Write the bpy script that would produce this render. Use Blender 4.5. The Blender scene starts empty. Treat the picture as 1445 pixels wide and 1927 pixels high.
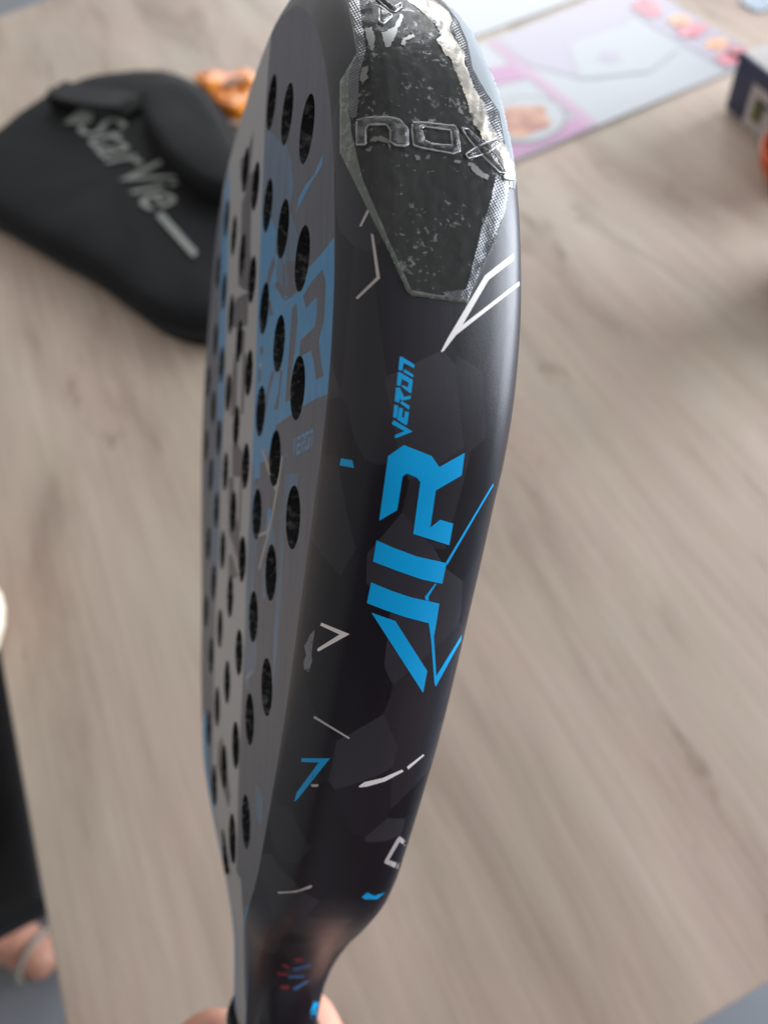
import bpy, bmesh, math, random
from mathutils import Vector, Matrix, noise
from mathutils.bvhtree import BVHTree
from mathutils.interpolate import poly_3d_calc
from mathutils.geometry import delaunay_2d_cdt
random.seed(4)
C = bpy.context.scene.collection
S = bpy.context.scene

# ------------------------------------------------------------------ camera
F = 1400.0                                     # focal length in photo pixels (1445 x 1927)
M = Matrix(((0.89955338, -0.41769826, 0.12779625),
            (-0.41900131, -0.74243314, 0.52271497),
            (-0.12345696, -0.52375681, -0.84287436)))   # camera axes (x right, y down, z ahead) -> world
CAM = Vector((0, 0, 0.5))                      # the table top is z = 0
cd = bpy.data.cameras.new('camera'); cam = bpy.data.objects.new('camera', cd); C.objects.link(cam)
r, u, b = M @ Vector((1, 0, 0)), M @ Vector((0, -1, 0)), M @ Vector((0, 0, -1))
mw = Matrix((r, u, b)).transposed().to_4x4(); mw.translation = CAM
cam.matrix_world = mw
cd.sensor_fit = 'HORIZONTAL'; cd.sensor_width = 7.5; cd.lens = 7.5 * F / 1445
cd.clip_start = 0.01; cd.clip_end = 50
cd.dof.use_dof = True; cd.dof.focus_distance = 0.138; cd.dof.aperture_fstop = cd.lens / 2.3
S.camera = cam

# ------------------------------------------------------------------ light of the room
w = bpy.data.worlds.new('World'); S.world = w; w.use_nodes = True
bg = w.node_tree.nodes['Background']
bg.inputs[0].default_value = (1.0, 0.985, 0.98, 1); bg.inputs[1].default_value = 0.54
def area(name, loc, target, sx, sy, power, col):
    l = bpy.data.lights.new(name, 'AREA'); l.shape = 'RECTANGLE'; l.size = sx; l.size_y = sy
    l.energy = power; l.color = col
    o = bpy.data.objects.new(name, l); C.objects.link(o); o.location = loc
    o.rotation_euler = (Vector(target) - Vector(loc)).to_track_quat('-Z', 'Y').to_euler()
    return o
area('window_light', (2.6, 4.8, 2.0), (0.1, 0.3, 0.1), 3.4, 2.4, 180, (0.93, 0.97, 1.0))
area('garden_door_light', (3.6, -0.4, 0.45), (0.1, 0.1, 0.3), 3.2, 2.8, 500, (0.84, 0.90, 1.0))
S.view_settings.view_transform = 'Standard'; S.view_settings.look = 'None'
S.view_settings.exposure = 0.0; S.view_settings.gamma = 1.0

def at(x, y, z=0.0):
    """point of the horizontal plane z seen at photo pixel (x, y)"""
    d = M @ Vector(((x - 722.5) / F, (y - 963.5) / F, 1)); t = (z - CAM.z) / d.z
    return CAM + d * t

# ------------------------------------------------------------------ helpers
def lin(c):
    return tuple(((v / 255) / 12.92 if v / 255 <= 0.04045 else ((v / 255 + 0.055) / 1.055) ** 2.4) for v in c) + (1,)
def mat(name, col, rough=0.5, spec=0.5, metal=0.0, coat=0.0, **kw):
    m = bpy.data.materials.new(name); m.use_nodes = True
    p = m.node_tree.nodes['Principled BSDF']
    p.inputs['Base Color'].default_value = tuple(col[:3]) + (1,)
    p.inputs['Roughness'].default_value = rough; p.inputs['Specular IOR Level'].default_value = spec
    p.inputs['Metallic'].default_value = metal; p.inputs['Coat Weight'].default_value = coat
    for k, v in kw.items(): p.inputs[k.replace('_', ' ')].default_value = v
    return m
def nd(m, typ, **kw):
    n = m.node_tree.nodes.new(typ)
    for k, v in kw.items():
        if k in n.inputs: n.inputs[k].default_value = v
        else: setattr(n, k, v)
    return n
def lk(m, a, b): m.node_tree.links.new(a, b)
def pr(m): return m.node_tree.nodes['Principled BSDF']
def vary(m, c1, c2, scale, stretch=(1, 1, 1), detail=4, bump=0.0, bscale=None, lo=0.35, hi=0.65, coord='Object', bdist=0.001):
    """mottle the base colour between two tones and add fine relief"""
    tc = nd(m, 'ShaderNodeTexCoord'); mp = nd(m, 'ShaderNodeMapping'); mp.inputs['Scale'].default_value = stretch
    lk(m, tc.outputs[coord], mp.inputs[0])
    nz = nd(m, 'ShaderNodeTexNoise'); nz.inputs['Scale'].default_value = scale; nz.inputs['Detail'].default_value = detail
    lk(m, mp.outputs[0], nz.inputs[0])
    cr = nd(m, 'ShaderNodeValToRGB'); e = cr.color_ramp.elements
    e[0].position = lo; e[0].color = tuple(c1[:3]) + (1,); e[1].position = hi; e[1].color = tuple(c2[:3]) + (1,)
    lk(m, nz.outputs[0], cr.inputs[0]); lk(m, cr.outputs[0], pr(m).inputs['Base Color'])
    if bump:
        n2 = nd(m, 'ShaderNodeTexNoise'); n2.inputs['Scale'].default_value = bscale or scale * 6; n2.inputs['Detail'].default_value = 3
        lk(m, mp.outputs[0], n2.inputs[0])
        bp = nd(m, 'ShaderNodeBump'); bp.inputs['Strength'].default_value = bump; bp.inputs['Distance'].default_value = bdist
        lk(m, n2.outputs[0], bp.inputs['Height']); lk(m, bp.outputs[0], pr(m).inputs['Normal'])
    return m
def mesh(name, verts, faces, mats, parent=None, smooth=False, slots=None, uv=None):
    me = bpy.data.meshes.new(name); me.from_pydata([tuple(v) for v in verts], [], faces)
    for m in (mats if isinstance(mats, (list, tuple)) else [mats]): me.materials.append(m)
    if slots: me.polygons.foreach_set('material_index', slots)
    if smooth: me.polygons.foreach_set('use_smooth', [True] * len(faces))
    if uv:
        l = me.uv_layers.new(name='UVMap')
        for lp in me.loops: l.data[lp.index].uv = uv[lp.vertex_index]
    me.update()
    o = bpy.data.objects.new(name, me); C.objects.link(o)
    if parent: o.parent = parent
    return o
def frombm(name, bm, m, parent=None, smooth=False):
    me = bpy.data.meshes.new(name); bm.to_mesh(me); bm.free()
    for k in (m if isinstance(m, (list, tuple)) else [m]): me.materials.append(k)
    if smooth: me.polygons.foreach_set('use_smooth', [True] * len(me.polygons))
    o = bpy.data.objects.new(name, me); C.objects.link(o)
    if parent: o.parent = parent
    return o
def box(name, lo, hi, m, parent=None, bev=0.0, rz=0.0, loc=None):
    bm = bmesh.new(); bmesh.ops.create_cube(bm, size=1)
    for v in bm.verts:
        v.co = Vector([(lo[i] + hi[i]) / 2 + v.co[i] * (hi[i] - lo[i]) for i in range(3)])
    if bev: bmesh.ops.bevel(bm, geom=bm.edges[:], offset=bev, segments=3, affect='EDGES', profile=0.5)
    if rz: bmesh.ops.rotate(bm, verts=bm.verts, cent=(0, 0, 0), matrix=Matrix.Rotation(rz, 3, 'Z'))
    if loc: bmesh.ops.translate(bm, verts=bm.verts, vec=loc)
    o = frombm(name, bm, m, parent, smooth=bool(bev))
    return o
def tag(o, label, cat, group=None):
    o['label'] = label; o['category'] = cat
    if group: o['group'] = group
    return o
def empty(name, loc=(0, 0, 0)):
    o = bpy.data.objects.new(name, None); C.objects.link(o); o.location = loc; o.empty_display_size = 0.02
    return o
def inside(p, poly):
    x, y = p; c = False; j = len(poly) - 1
    for i in range(len(poly)):
        xi, yi = poly[i]; xj, yj = poly[j]
        if (yi > y) != (yj > y) and x < (xj - xi) * (y - yi) / (yj - yi) + xi: c = not c
        j = i
    return c
def segdist(p, poly):
    best = 1e9; px, py = p
    for i in range(len(poly)):
        ax, ay = poly[i]; bx, by = poly[(i + 1) % len(poly)]
        dx, dy = bx - ax, by - ay; t = max(0, min(1, ((px - ax) * dx + (py - ay) * dy) / (dx * dx + dy * dy + 1e-9)))
        best = min(best, math.hypot(px - ax - t * dx, py - ay - t * dy))
    return best
def spline(pts, closed, n):
    """Catmull-Rom through pts, resampled evenly"""
    P = [Vector(p) for p in pts]; N = len(P); out = []
    rng = N if closed else N - 1
    for i in range(rng):
        g = lambda k: P[k % N] if closed else P[max(0, min(N - 1, k))]
        a, b_, c, d = g(i - 1), g(i), g(i + 1), g(i + 2)
        for s in range(12):
            t = s / 12
            out.append(0.5 * ((2 * b_) + (-a + c) * t + (2 * a - 5 * b_ + 4 * c - d) * t * t + (-a + 3 * b_ - 3 * c + d) * t ** 3))
    if not closed: out.append(P[-1])
    L = [0]; Q = out + ([out[0]] if closed else [])
    for i in range(1, len(Q)): L.append(L[-1] + (Q[i] - Q[i - 1]).length)
    res = []; k = 0; m = n if closed else n - 1
    for s in range(n):
        d = L[-1] * s / m
        while k < len(L) - 2 and L[k + 1] < d: k += 1
        t = (d - L[k]) / max(1e-9, L[k + 1] - L[k]); res.append(Q[k].lerp(Q[k + 1], min(1, t)))
    return res
def tube(name, pts, rad, m, parent=None, seg=8, cap=True):
    V = []; Fc = []; n = len(pts)
    for i, p in enumerate(pts):
        p = Vector(p); t = (Vector(pts[min(n - 1, i + 1)]) - Vector(pts[max(0, i - 1)])).normalized()
        a = t.orthogonal().normalized() if i == 0 else (a - t * a.dot(t)).normalized()
        bb = t.cross(a); rr = rad[i] if isinstance(rad, (list, tuple)) else rad
        for k in range(seg):
            an = 2 * math.pi * k / seg; V.append(p + (a * math.cos(an) + bb * math.sin(an)) * rr)
    for i in range(n - 1):
        for k in range(seg):
            k2 = (k + 1) % seg; Fc.append((i * seg + k, i * seg + k2, (i + 1) * seg + k2, (i + 1) * seg + k))
    if cap: Fc.append(tuple(range(seg))[::-1]); Fc.append(tuple((n - 1) * seg + k for k in range(seg)))
    return mesh(name, V, Fc, m, parent, smooth=True)

# ------------------------------------------------------------------ padel racket
# racket frame (millimetres): X across the head away from the viewer, Y towards the tip, Z through the thickness,
# the printed face that we see lies at Z = 0
R = Matrix(((-0.33695988, 0.03590761, 0.94083404), (-0.01464269, -0.99935149, 0.03289669), (0.94140514, -0.00269148, 0.33726714)))
T = Vector((-15.5452558, -77.0670774, 149.395406))
Ri = R.transposed(); RC = -(Ri @ T)
rw = (M @ R).to_4x4() @ Matrix.Scale(0.001, 4); rw.translation = CAM + M @ T * 0.001
racket = empty('padel_racket'); racket.matrix_world = rw
tag(racket, 'dark blue and black padel racket with bright blue lettering held edge on above the table', 'padel racket')
def rray(x, y): return (Ri @ Vector(((x - 722.5) / F, (y - 963.5) / F, 1))).normalized()

TH = 35.6
def z0(Y):
    t = min(1, max(0, (-168 - Y) / 52)); return 7 * t * t * (3 - 2 * t)      # the faces draw in towards the handle
def fa(x, y):
    """spot on the printed face seen at photo pixel (x, y), in racket millimetres"""
    d = rray(x, y); z = 0
    for k in range(40):
        t = (z - RC.z) / d.z; p = RC + d * t; z = 0.5 * z + 0.5 * z0(p.y)
    return (p.x, p.y)

outline = [(-4.8, 17.5), (-12.2, 7.2), (-17.0, -1.6), (-20.4, -10.6), (-23.0, -20.7), (-24.6, -31), (-25.1, -42.4), (-23.8, -55.1), (-21.0, -65.5),
           (-17.9, -73), (-14.0, -83.0), (-8.6, -96.2), (-4.8, -105.6), (-0.2, -116.5), (4.2, -126), (9.1, -135.4), (13.9, -144.5), (19.0, -153.8),
           (23.8, -162.2), (30.2, -170.3), (40, -179.5), (52, -190), (61.5, -201), (67, -212), (69, -228), (69, -260), (69, -300), (69, -345),
           (88, -345), (88, -300), (89, -250), (93, -220), (101, -204), (112, -192), (123, -181), (133, -172.5), (141.5, -163), (149, -150), (154, -137.5),
           (161.2, -111.0), (171.8, -81.5), (179.6, -53), (179.8, -28.5), (169.8, 0.5), (156.0, 26.5), (141, 38.5), (125, 44.6), (105.2, 47.2), (78, 48.2),
           (52.0, 46.6), (37.5, 43.8), (20, 36.6), (7, 28.6)]
OUT = spline([(x, y, 0) for x, y in outline], True, 420)
NO = len(OUT)
out2 = [(p.x, p.y) for p in OUT]
area2 = sum(out2[i][0] * out2[(i + 1) % NO][1] - out2[(i + 1) % NO][0] * out2[i][1] for i in range(NO))
sg = 1 if area2 > 0 else -1
nrm = []
for i in range(NO):
    t = (OUT[(i + 3) % NO] - OUT[(i - 3) % NO]).normalized(); nrm.append(Vector((t.y, -t.x, 0)) * sg)
prof = [(0, 0), (0.5, 0.16), (1.4, 0.55), (3, 1.35), (5.0, 2.55), (6.6, 3.8), (7.8, 5.4), (8.6, 7.6), (9.1, 10.5), (9.4, 14), (9.55, 19)]
prof = prof + [(o, TH - z) for o, z in prof[-2::-1]]
def zb(Y):
    t = min(1, max(0, (-184 - Y) / 48)); a = 7 * t * t * (3 - 2 * t)
    return TH - a - 2.6 * min(1, max(0, (Y + 12) / 45))          # height of the back face, a little thinner at the tip
def rim(i, o, z):
    p = OUT[i]; a = z0(p.y); return Vector((p.x, p.y, a + z * (zb(p.y) - a) / TH)) + nrm[i] * o

# --- paints
CH = (0.052, 0.053, 0.064)
m_face = mat('face_charcoal', CH, 0.5, 0.5); vary(m_face, (0.052, 0.058, 0.078), (0.072, 0.079, 0.104), 0.05, (8, 0.6, 1), 5, 0.25, 2.2, bdist=0.05)
m_light = mat('face_silver_grey', (0.25, 0.25, 0.255), 0.5, 0.5)
m_fblue = mat('face_blue', (0.032, 0.17, 0.33), 0.5, 0.5); vary(m_fblue, (0.028, 0.15, 0.30), (0.04, 0.19, 0.36), 0.3, (3, 0.5, 1), 3)
m_fdark = mat('face_dark_print', (0.055, 0.05, 0.058), 0.5, 0.5)
m_fmid = mat('face_slate_blue', (0.055, 0.10, 0.165), 0.5, 0.5); vary(m_fmid, (0.055, 0.075, 0.105), (0.05, 0.115, 0.20), 0.12, (2, 0.5, 1), 3)
m_fline = mat('face_pale_line', (0.24, 0.22, 0.215), 0.5, 0.5)
m_side = mat('frame_paint', (0.008, 0.008, 0.011), 0.36, 0.34)
def side_paint(m):
    tc = nd(m, 'ShaderNodeTexCoord'); mp = nd(m, 'ShaderNodeMapping'); mp.inputs['Scale'].default_value = (1, 0.55, 1); mp.inputs['Rotation'].default_value = (0.6, 0.3, 0.5)
    lk(m, tc.outputs['Object'], mp.inputs[0])
    vo = nd(m, 'ShaderNodeTexVoronoi', Scale=0.095); lk(m, mp.outputs[0], vo.inputs[0])
    sp = nd(m, 'ShaderNodeSeparateColor'); lk(m, vo.outputs['Color'], sp.inputs[0])
    cr = nd(m, 'ShaderNodeValToRGB'); cr.color_ramp.interpolation = 'CONSTANT'; e = cr.color_ramp.elements
    e[0].color = (0.003, 0.003, 0.0065, 1); e[1].position = 0.3; e[1].color = (0.0065, 0.006, 0.011, 1)
    k = e.new(0.55); k.color = (0.013, 0.0128, 0.0175, 1); k = e.new(0.78); k.color = (0.020, 0.020, 0.026, 1)
    lk(m, sp.outputs[0], cr.inputs[0])
    # sparse dust and tiny scuffs in the lacquer
    du = nd(m, 'ShaderNodeTexNoise', Scale=1.7, Detail=3.0, Roughness=0.75); md_ = nd(m, 'ShaderNodeMapping'); md_.inputs['Scale'].default_value = (1, 0.8, 2.2); md_.inputs['Rotation'].default_value = (0.9, 0.2, 0.3)
    lk(m, tc.outputs['Object'], md_.inputs[0]); lk(m, md_.outputs[0], du.inputs[0])
    dr_ = nd(m, 'ShaderNodeMapRange'); dr_.inputs['From Min'].default_value = 0.73; dr_.inputs['From Max'].default_value = 0.77; lk(m, du.outputs[0], dr_.inputs[0])
    dm = nd(m, 'ShaderNodeMix'); dm.data_type = 'RGBA'; lk(m, dr_.outputs[0], dm.inputs['Factor']); lk(m, cr.outputs[0], dm.inputs['A']); dm.inputs['B'].default_value = (0.12, 0.12, 0.125, 1)
    lk(m, dm.outputs['Result'], pr(m).inputs['Base Color'])
    nz = nd(m, 'ShaderNodeTexNoise', Scale=0.9, Detail=4.0); m2 = nd(m, 'ShaderNodeMapping'); m2.inputs['Scale'].default_value = (6, 0.35, 6)
    lk(m, tc.outputs['Object'], m2.inputs[0]); lk(m, m2.outputs[0], nz.inputs[0])
    mr = nd(m, 'ShaderNodeMapRange'); mr.inputs['To Min'].default_value = 0.31; mr.inputs['To Max'].default_value = 0.43
    lk(m, nz.outputs[0], mr.inputs[0]); lk(m, mr.outputs[0], pr(m).inputs['Roughness'])
    n3 = nd(m, 'ShaderNodeTexNoise', Scale=5.0, Detail=2.0); lk(m, tc.outputs['Object'], n3.inputs[0])
    bp = nd(m, 'ShaderNodeBump', Strength=0.05, Distance=0.05); lk(m, n3.outputs[0], bp.inputs['Height']); lk(m, bp.outputs[0], pr(m).inputs['Normal'])
side_paint(m_side)
m_core = mat('foam_and_cut_carbon', (0.02, 0.02, 0.02), 0.8, 0.3); vary(m_core, (0.014, 0.014, 0.014), (0.34, 0.33, 0.31), 0.55, (1, 1, 1), 6, 1.0, 1.6, 0.52, 0.78, bdist=0.3)
m_blue = mat('gloss_blue_print', (0.0, 0.265, 0.55), 0.36, 0.3)
m_white = mat('silver_white_print', (0.62, 0.60, 0.58), 0.36, 0.5)
m_tan = mat('silver_print', (0.36, 0.33, 0.32), 0.36, 0.5)
m_grey = mat('scuffed_grey_print', (0.10, 0.10, 0.115), 0.6, 0.4); vary(m_grey, (0.02, 0.02, 0.025), (0.14, 0.14, 0.16), 0.8, (1, 1, 1), 4, lo=0.3, hi=0.45)
m_red = mat('dark_red_print', (0.16, 0.012, 0.02), 0.4, 0.5)
m_dblue = mat('dull_blue_print', (0.02, 0.09, 0.22), 0.4, 0.5)

# --- frame: one loft round the whole outline
V = []; Fc = []; NP = len(prof)
for i in range(NO):
    for o, z in prof: V.append(rim(i, o, z))
for i in range(NO):
    j = (i + 1) % NO
    for k in range(NP - 1):
        q = (i * NP + k, i * NP + k + 1, j * NP + k + 1, j * NP + k); Fc.append(q if sg < 0 else q[::-1])
frame = mesh('frame', V, Fc, m_side, racket, smooth=True)
bvh = BVHTree.FromPolygons([tuple(v) for v in V], Fc)
frame.data.update(); VN = [v.normal.copy() for v in frame.data.vertices]
def smooth_normal(p, fi):
    q = Fq_frame[fi]; ws = poly_3d_calc([V_frame[i] for i in q], p); n = Vector()
    for w_, i in zip(ws, q): n += VN[i] * w_
    n.normalize(); return n if n.dot(RC - p) > 0 else -n
V_frame, Fq_frame = V, Fc
def hit(x, y):
    d = rray(x, y); h = bvh.ray_cast(RC, d)
    if h[0] is None: return None, None
    return h[0], smooth_normal(h[0], h[2])

# --- holes: staggered rows drilled through both faces
HR = 6.45; holes = []
for i in range(0, 9):
    for j in range(-8, 3):
        c_ = (i * 20.52 - 0.1, (j + 0.5 * (i % 2)) * 26.0 - 0.2)
        if inside(c_, out2) and segdist(c_, out2) > 13.2 and c_[1] > -183: holes.append(c_)
HS = 28

# --- the printed face
def P(*pts): return [tuple(p) for p in pts]
layers = [   # (material slot, polygon in photo pixels), later ones on top
 (1, P((513,40),(505,120),(500,200),(497,280),(494,400),(488,500),(484,600),(481,700),(477,800),(473,900),(468,1000),(463,1100),(461,1200),(456,1300),(451,1400),(448,1480),(447,1560),(445,1642),(453,1656),(458,1727),(459,1800),(461,1960),(430,1960),(433,1852),(421,1740),(410,1620),(403,1560),(399,1480),(400,1400),(402,1300),(405,1150),(410,1060),(413,1000),(415,900),(420,800),(424,700),(425,600),(428,520),(429,440),(420,400),(420,320),(455,200),(480,120),(495,60))),
 (2, P((431,310),(431,380),(429,440),(428,520),(425,600),(422,670),(419,780),(415,860),(410,790),(412,640),(415,520),(418,430),(424,350))),
 (4, P((410,790),(415,860),(413,960),(411,1060),(404,1150),(398,1100),(398,960),(402,860))),
 (3, P((478,245),(462,290),(452,300),(452,335),(455,345),(460,338),(462,360),(455,382),(453,450),(450,480),(448,535),(458,545),(470,548),(478,520),(477,492),(474,500),(471,470),(473,384),(480,372),(486,325),(484,312),(470,328),(474,290))),
 (3, P((465,550),(446,560),(436,580),(434,612),(444,618),(466,612),(468,552))),
 (3, P((446,620),(462,622),(459,662),(447,668))),
 (3, P((441,665),(448,665),(444,775),(434,785),(435,720))), (3, P((457,660),(464,668),(458,780),(453,780))),
 (3, P((437,840),(446,832),(456,850),(458,900),(437,895))), (3, P((430,900),(440,896),(439,962),(447,980),(450,1000),(455,1040),(450,1078),(440,1030),(430,1002))),
 (3, P((452,900),(456,900),(452,1000),(448,1000))),
 (3, P((430,1048),(436,1040),(448,1085),(430,1092))),
 (5, P((427,1005),(432,1012),(451,1062),(450,1078),(434,1040))),
 (3, P((418,1385),(411,1400),(409,1440),(418,1480),(430,1522),(434,1500),(425,1430))),
 (4, P((497,280),(500,236),(520,260),(540,272),(548,300),(552,350),(545,395),(560,440),(556,490),(533,492),(520,440),(512,412),(492,405))),
 (2, P((628.8,446),(629,504),(626.5,634),(617,741),(593.6,750),(567.6,766),(541.7,784),(520,800),(517,812),(503,862),(492,872),(474,876),(477,800),(481,700),(484,600),(488,500),(491,430),(492,405),(512,412),(520,440),(518,475),(530,492),(528,515),(516,537),(536,566),(552,556),(562,545),(580,504),(604,478))),
 (4, P((524,470),(531,480),(542,520),(540,555),(528,535),(520,520))),
 (2, P((533,480),(536,480),(540,560),(536,562))),
 (0, P((516,482),(510,492),(504,515),(498,545),(497,560),(504,562),(508,530),(518,495))),
 (0, P((533,492),(531,520),(535,556),(540,557),(550,546),(553,520),(550,495),(544,500),(541,540),(538,540),(537,500))),
 (0, P((505,570),(509,562),(514,592),(508,595))),
 (0, P((606.6,506.4),(613,530),(610.5,597),(600,641),(604,680),(609,706),(595,715),(591,683),(584.5,659.5),(562.4,672.5),(565,641),(591,615),(596,592),(596,558),(575.4,580),(570,556),(586,530))),
 (0, P((558.5,568.7),(550,579),(541.7,685.5),(536.5,757),(545.6,753),(549,700),(556,650),(560,600))),
 (0, P((512,696),(517,700),(505,745),(498,790),(500,745))), (0, P((527,694),(532,698),(527.4,737),(523.5,768.5),(514.4,772.4),(524,736))),
 (2, P((608,288),(605,312),(590,335),(572,368),(560,392),(557,400),(562,372),(576,345),(590,330))),
 (4, P((476,872),(492,868),(490,930),(485,1000),(478,1100),(472,1200),(467,1300),(461,1290),(463,1100),(468,1000),(473,900))),
 (2, P((477,872),(489,868),(488,900),(478,905))),
 (4, P((537,893),(563,890),(556,932),(540,965),(533,1012),(526,1030),(528,985))),
 (2, P((504,955),(500,1010),(508,988),(511,960))), (4, P((511,985),(519,1012),(515,1030),(500,1042),(499,1018))),
 (4, P((527,1020),(534,1018),(528,1120),(520,1240),(512,1300),(516,1180))),
 (4, P((466,1200),(480,1200),(484,1235),(478,1270),(466,1275))), (4, P((495,1060),(500,1060),(499,1125),(493,1130))),
 (3, P((479,900),(487,900),(486,915),(479,912))), (3, P((498,850),(501,850),(500,885),(497,880))),
 (5, P((492,846),(496,846),(511,893),(506,895))), (5, P((522,905),(526,906),(511,985),(500,1030),(489,1072),(486,1070),(497,1026),(508,985))),
 (5, P((484,1006),(502,998),(510,972),(512,975),(504,1004),(486,1011))), (5, P((530,858),(533,858),(524,915),(517,925),(514,915),(521,910))),
 (3, P((489,655),(494,650),(496,662),(490,668))), (5, P((487,684),(493,682),(492,690),(487,690))), (3, P((487,694),(491,694),(490,720),(486,718))),
 (4, P((537,852),(541,850),(541,862),(537,864))),
 (4, P((481,1478),(485,1478),(495,1502),(493,1548),(488,1552),(481,1530))),
 (5, P((474,1262),(477,1258),(466,1278),(463,1276))),
 (2, P((404,1560),(411,1600),(421,1690),(433,1800),(437,1864),(447,1960),(430,1960),(424,1852),(410,1698),(396,1560))),
]
# VERON in small letters on the charcoal part of the face; letters as strokes on a 0..1 grid, placed in a skewed box
GL = {'V': [[(0,1),(.22,1),(.5,.3),(.8,1),(1,1),(.5,0)]], 'E': [[(.1,1),(1,1),(1,.8),(.1,.8)],[(.1,.6),(.9,.6),(.9,.42),(.3,.42),(.3,.2),(1,.2),(1,0),(0,0),(.04,.5)]],
      'R': [[(.1,1),(1,1),(1,.5),(.6,.42),(1,0),(.72,0),(.4,.45),(.4,.55),(.8,.6),(.8,.82),(.1,.82)],[(.05,.6),(.25,.6),(.2,0),(0,0)]],
      'O': [[(0,1),(1,1),(1,.82),(.2,.82),(.2,.2),(0,0)],[(.1,0),(1,0),(1,.7),(.8,.7),(.8,.2),(.3,.2)]],
      'N': [[(.1,1),(1,1),(.95,0),(.75,0),(.8,.8),(.1,.8)],[(.05,.65),(.25,.65),(.2,0),(0,0)]]}
def word(txt, TL, TR, BR, BL):
    out = []; n = len(txt)
    for k, ch in enumerate(txt):
        for poly in GL[ch]:
            q = []
            for u_, v_ in poly:
                uu = (k + 0.06 + 0.86 * u_) / n; v2 = 1 - v_
                q.append(tuple((TL[a] * (1 - uu) + TR[a] * uu) * (1 - v2) + (BL[a] * (1 - uu) + BR[a] * uu) * v2 for a in (0, 1)))
            out.append(q)
    return out
for q in word('VERON', (551, 826), (590, 806), (588, 840), (549, 862)): layers.append((2, q))
layers = [(s_, [fa(*p) for p in poly]) for s_, poly in layers]
# pinstripes along the edge of the throat
fl_ = [i for i in range(NO) if OUT[i].x > 84 and OUT[i].y < -158]; nl_ = [i for i in range(NO) if OUT[i].x < 74 and OUT[i].y < -176]
for idx, a_, b_ in ((fl_, 0.6, -3.4), (nl_, 0.6, -1.2)):
    layers.append((2, [tuple((OUT[i] + nrm[i] * a_)[:2]) for i in idx] + [tuple((OUT[i] + nrm[i] * b_ * (1 + 3 * max(0, min(1, (OUT[i].y + 225) / 60)) * (OUT[i].x > 80)))[:2]) for i in idx[::-1]]))

def build_face(name, side, lay, mats):
    vv = list(out2); edges = [(i, (i + 1) % NO) for i in range(NO)]
    for cx, cy in holes:
        b0 = len(vv); vv += [(cx + HR * math.cos(2 * math.pi * k / HS), cy + HR * math.sin(2 * math.pi * k / HS)) for k in range(HS)]
        edges += [(b0 + k, b0 + (k + 1) % HS) for k in range(HS)]
    for s_, poly in lay:
        b0 = len(vv); vv += poly; edges += [(b0 + k, b0 + (k + 1) % len(poly)) for k in range(len(poly))]
    for yy in range(-340, -160, 6):
        for xx in range(40, 130, 6): vv.append((xx + 0.13, yy + 0.17))
    r_ = delaunay_2d_cdt([Vector(p) for p in vv], edges, [], 0, 1e-5)
    ov, of = r_[0], r_[2]; Fq = []; sl = []
    for t in of:
        cx = sum(ov[i].x for i in t) / 3; cy = sum(ov[i].y for i in t) / 3
        if not inside((cx, cy), out2): continue
        if any((cx - hx) ** 2 + (cy - hy) ** 2 < (HR * 0.995) ** 2 for hx, hy in holes): continue
        s_ = 0
        for sl_, poly in lay:
            if inside((cx, cy), poly): s_ = sl_
        Fq.append(tuple(t) if side else tuple(t)[::-1]); sl.append(s_)
    V3 = [(p.x, p.y, zb(p.y) if side else z0(p.y)) for p in ov]
    return mesh(name, V3, Fq, mats, racket, slots=sl)
fmats = [m_face, m_light, m_fblue, m_fdark, m_fmid, m_fline]
build_face('printed_face', 0, layers, fmats)
build_face('back_face', 1, [], fmats)
V = []; Fc = []
for cx, cy in holes:
    b0 = len(V); rings = 9
    for q in range(rings):
        z = z0(cy) + (zb(cy) - z0(cy)) * q / (rings - 1)
        rr = HR if q in (0, rings - 1) else HR + 0.1
        for k in range(HS):
            a = 2 * math.pi * k / HS; e = 0 if q in (0, rings - 1) else random.uniform(-0.28, 0.28)
            V.append((cx + (rr + e) * math.cos(a), cy + (rr + e) * math.sin(a), z))
    for q in range(rings - 1):
        for k in range(HS):
            k2 = (k + 1) % HS; Fc.append((b0 + q * HS + k, b0 + (q + 1) * HS + k, b0 + (q + 1) * HS + k2, b0 + q * HS + k2))
core = mesh('foam_core', V, Fc, m_core, racket, smooth=True)
core['label'] = 'rough walls of the drilled round holes'

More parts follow.
